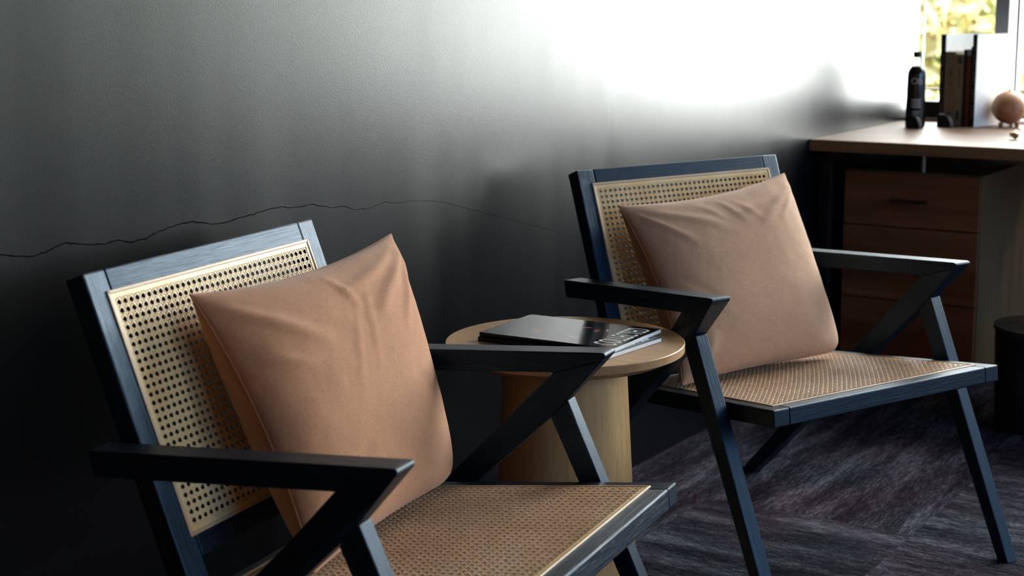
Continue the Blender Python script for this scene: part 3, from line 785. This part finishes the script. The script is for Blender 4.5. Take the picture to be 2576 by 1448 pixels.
# lettering wrapped on the side that faces the room
def wrap_quads(name, rects, rad, parent, mat, a0):
    V, F = [], []
    for (s0, s1, z0, z1) in rects:
        n = max(1, int((s1 - s0) / 0.003)); k = len(V)
        for i in range(n + 1):
            a = a0 + (s0 + (s1 - s0) * i / n) / rad
            V += [((rad + .0004) * math.cos(a), (rad + .0004) * math.sin(a), z0), ((rad + .0004) * math.cos(a), (rad + .0004) * math.sin(a), z1)]
        for i in range(n): F.append((k + 2 * i, k + 2 * i + 2, k + 2 * i + 3, k + 2 * i + 1))
    return mk(name, V, F, mat, parent)
face = math.atan2(-1.824 + 0.130, 0 - 5.105) + 0.02
tm = text_mesh('logo', 'Ob', 0.030, PRINT, bo, Matrix.Identity(4), 0.95, 0.0)
for v in tm.data.vertices:
    a = face + v.co.x / 0.030; z = v.co.y + 0.150
    v.co = Vector((0.0312 * math.cos(a), 0.0312 * math.sin(a), z))
wrap_quads('small_print', [(-0.016 + (i % 3) * .001, 0.017 - (i % 2) * .003, 0.090 - i * 0.0062, 0.0925 - i * 0.0062) for i in range(5)] + [(-0.012, 0.012, 0.050, 0.0525), (-0.010, 0.010, 0.0435, 0.046)], 0.0324, bo, PRINT, face)

# books: row frame, spines face the room
BA = math.radians(-20); e1 = Vector((math.cos(BA), math.sin(BA), 0)); e2 = Vector((math.sin(BA), -math.cos(BA), 0))   # depth, to the right along the row
row0 = Vector((5.232, -0.166, DZ))
def book(offset, width, h, dep, spine, coverR, label, marks=None, tilt=0.0, pages_top=True):
    o = empty('book', row0 + e2 * (offset + width / 2), BA)
    # local x = depth, local y = left (-row direction)
    hw = width / 2 - 0.0004
    V, F, MI = [], [], []
    def add(b, mi):
        v, f = boxv(*b); k = len(V); V.extend(v); F.extend([tuple(i + k for i in q) for q in f]); MI.extend([mi] * 6)
    c = min(0.0015, hw * 0.3)
    add((0.0, c, -hw, hw, 0, h), 0)
    add((c, dep, hw - c, hw, 0, h), 0)
    mats = [spine]
    mk('spine', V, F, spine, o)
    box('cover', c + .0001, dep, -hw, -hw + c, 0, h, coverR, o)
    box('pages', c + .0002, dep - 0.004, -hw + c + .0001, hw - c - .0001, 0.003, h - 0.003, PAPER, o)
    if marks:
        for (nm, mat, rects) in marks:
            boxes(nm, [(-0.0003, 0.0, y0 * hw, y1 * hw, z0, z1) for (y0, y1, z0, z1) in rects], mat, o)
    tag(o, label, 'book', 'books standing on the desk')
    return o
tinyB = [('spine_lettering', PRINT, [(-0.12, 0.12, 0.02 + i * 0.011, 0.024 + i * 0.011) for i in range(24) if i % 5])]
book(0.0000, 0.0205, 0.300, 0.20, BLACKB, WHITEC, 'tall book with black spine, leftmost of the row, beside the bottle', tinyB)
book(0.0210, 0.0430, 0.243, 0.17, CREAM, CREAM, 'thick cream book with two small brown marks on its spine',
     [('spine_emblem', BROWNI, [(-0.5, 0.3, 0.172, 0.175), (-0.35, 0.15, 0.180, 0.1815), (-0.35, 0.15, 0.166, 0.1675), (-0.15, 0.0, 0.160, 0.187)]), ('spine_lettering', BROWNI, [(-0.5, 0.3, 0.136, 0.139), (-0.3, 0.1, 0.1345, 0.1365)]), ('spine_logo', BROWNI, [(-0.2, 0.1, 0.034, 0.046)])])
book(0.0645, 0.0290, 0.237, 0.16, CREAM2, CREAM2, 'pale green and cream book with vertical lettering, right of the thick cream book',
     [('spine_lettering', BROWNI, [(-0.25, 0.25, 0.130 + i * 0.008, 0.1345 + i * 0.008) for i in range(8)]), ('spine_emblem', GREENI, [(-0.6, 0.5, 0.205, 0.228)]), ('spine_logo', GREENI, [(-0.3, 0.5, 0.02, 0.05)])])
book(0.0940, 0.0130, 0.252, 0.17, BLACKB, BLACKB, 'slim black book standing left of the rust red one')
book(0.1075, 0.0140, 0.233, 0.16, RUSTB, RUSTB, 'rust red book standing between two black books')
book(0.1220, 0.0050, 0.262, 0.15, BLACKB, BLACKB, 'very thin dark book against the tall white-covered one')
book(0.1275, 0.0175, 0.302, 0.205, BLACKB, WHITEC, 'tall book with black spine and bright white cover, rightmost of the row', tinyB)

# two rounded black bookend stops
def stop(loc, rz, label):
    prof = [(-0.030, 0.0), (0.030, 0.0)] + [(-0.004 + 0.034 * math.cos(a), 0.001 + 0.041 * math.sin(a)) for a in [i * PI / 2 / 9 for i in range(10)]] + [(-0.022, 0.042), (-0.029, 0.036)]
    n = len(prof); V = [(-0.008, -y, z) for y, z in prof] + [(0.008, -y, z) for y, z in prof]
    F = [tuple(range(n)), tuple(range(2 * n - 1, n - 1, -1))] + [(i, (i + 1) % n, n + (i + 1) % n, n + i) for i in range(n)]
    o = mk('bookend', V, F, BLACKP, None, bevel=0.002); o.location = loc; o.rotation_euler = (0, 0, rz)
    tag(o, label, 'bookend', 'black bookends'); return o
stop((5.048, -0.146, DZ), BA - 0.1, 'small rounded black bookend in front of the bottle')
stop((5.135, -0.222, DZ), BA - 0.1, 'small rounded black bookend in front of the cream book')

bxo = empty('storage_box', (5.455, -0.125, 0.757), 0.0); tag(bxo, 'small black box on the window sill, seen between the bottle and the books', 'box')
box('box_body', -0.025, 0.025, -0.075, 0.088, 0.0, 0.045, BLACKP, bxo, 0.001)
box('lid', -0.027, 0.027, -0.077, 0.090, 0.0452, 0.056, BLACKP, bxo, 0.001)
# turned wooden ball with two little feet
wbo = empty('wooden_ball', (5.33, -0.372, DZ)); wbo.location = (5.262, -0.395, DZ)
tag(wbo, 'round turned wooden ball ornament on the desk right of the books', 'ornament')
pr = []
for i in range(25):
    a = -PI / 2 * 0.9 + (PI * 0.95) * i / 24
    pr.append((max(0.001, 0.0575 * math.cos(a)), 0.0625 + 0.0545 * math.sin(a)))
bl = lathe('ball', pr, BALLW, wbo, 56)
lathe('knob', [(0.010, 0.1130), (0.007, 0.119), (0.003, 0.121)], BALLW, wbo, 20)
for (fx, fy) in ((-0.028, 0.018), (-0.01, -0.030), (0.03, 0.0)):
    lathe('foot', [(0.007, 0.0), (0.0085, 0.014)], BALLW, wbo, 16, (fx, fy, 0))
# small faceted brass piece
me = bpy.data.meshes.new('paperweight'); bm = bmesh.new(); bmesh.ops.create_icosphere(bm, subdivisions=1, radius=0.019)
for v in bm.verts: v.co.x *= 1.25; v.co.y *= 0.8 + 0.25 * math.sin(v.co.x * 90); v.co.z *= 0.75
zmin = min(v.co.z for v in bm.verts)
for v in bm.verts: v.co.z -= zmin
bm.to_mesh(me); bm.free(); me.materials.append(BRASS)
o = bpy.data.objects.new('paperweight', me); COL.objects.link(o); o.location = (4.79, -0.545, DZ); o.rotation_euler = (0, 0, 0.7)
tag(o, 'small faceted pale gold paperweight at the front of the desktop', 'paperweight')

# ------------------------------------------------------------------ waste bin with a striped bag in it
def binmat():
    b = NB('smoked_plastic'); b.set(Base_Color=(0.035, 0.035, 0.045), Roughness=0.18); n = b.noise(b.coord(scale=(1, 1, 0.2)), 40, 3)
    b.base(b.mixc(n, (0.012, 0.012, 0.016), (0.03, 0.03, 0.042))); return b.m
bn = empty('waste_bin', (4.335, -0.79, 0)); tag(bn, 'round dark smoked waste bin on the carpet in front of the desk', 'bin')
R0, R1, H = 0.138, 0.147, 0.285
lathe('bin_body', [(R0 - .01, 0.0), (R0, 0.004), (R1, H - 0.012), (R1 - 0.003, H - 0.012), (R0 - 0.004, 0.008), (0.01, 0.007)], binmat(), bn, 64)
lathe('rim', [(R1 - 0.0025, H - 0.012), (R1 + 0.004, H - 0.011), (R1 + 0.004, H), (R1 - 0.0025, H)], plain('bin_rim', (0.05, 0.05, 0.055), 0.25), bn, 64)
def stripes():
    b = NB('red_white_blue_paper'); c = b.n('ShaderNodeTexCoord'); wv = b.n('ShaderNodeTexWave'); wv.inputs['Scale'].default_value = 14; wv.inputs['Distortion'].default_value = 2.5
    b.l(c.outputs['Object'], wv.inputs[0])
    b.base(b.ramp(wv.outputs['Fac'], [(0.2, (0.28, 0.015, 0.03)), (0.45, (0.35, 0.03, 0.05)), (0.62, (0.16, 0.13, 0.22)), (0.8, (0.05, 0.06, 0.25))])); b.set(Roughness=0.7); return b.m
V, F = [], []; n = 28; m = 14
for j in range(m + 1):
    for i in range(n):
        a = 2 * PI * i / n; r = 0.085 * (0.75 + 0.35 * j / m) * (1 + 0.10 * math.sin(5 * a + j * .5) + 0.05 * math.sin(9 * a - j))
        V.append((r * math.cos(a), 0.75 * r * math.sin(a), 0.0 + 0.405 * j / m + (0.02 * math.sin(3 * a) + .012 * math.sin(7 * a) if j == m else 0)))
for j in range(m):
    for i in range(n): F.append((j * n + i, j * n + (i + 1) % n, (j + 1) * n + (i + 1) % n, (j + 1) * n + i))
F.append(tuple(range(n)))
o = mk('paper_bag', V, F, stripes(), None, smooth=True); o.modifiers.new('solid', 'SOLIDIFY').thickness = 0.0012
o.location = (4.355, -0.800, 0.0105)
tag(o, 'crumpled red and blue paper bag standing up inside the dark bin', 'bag')
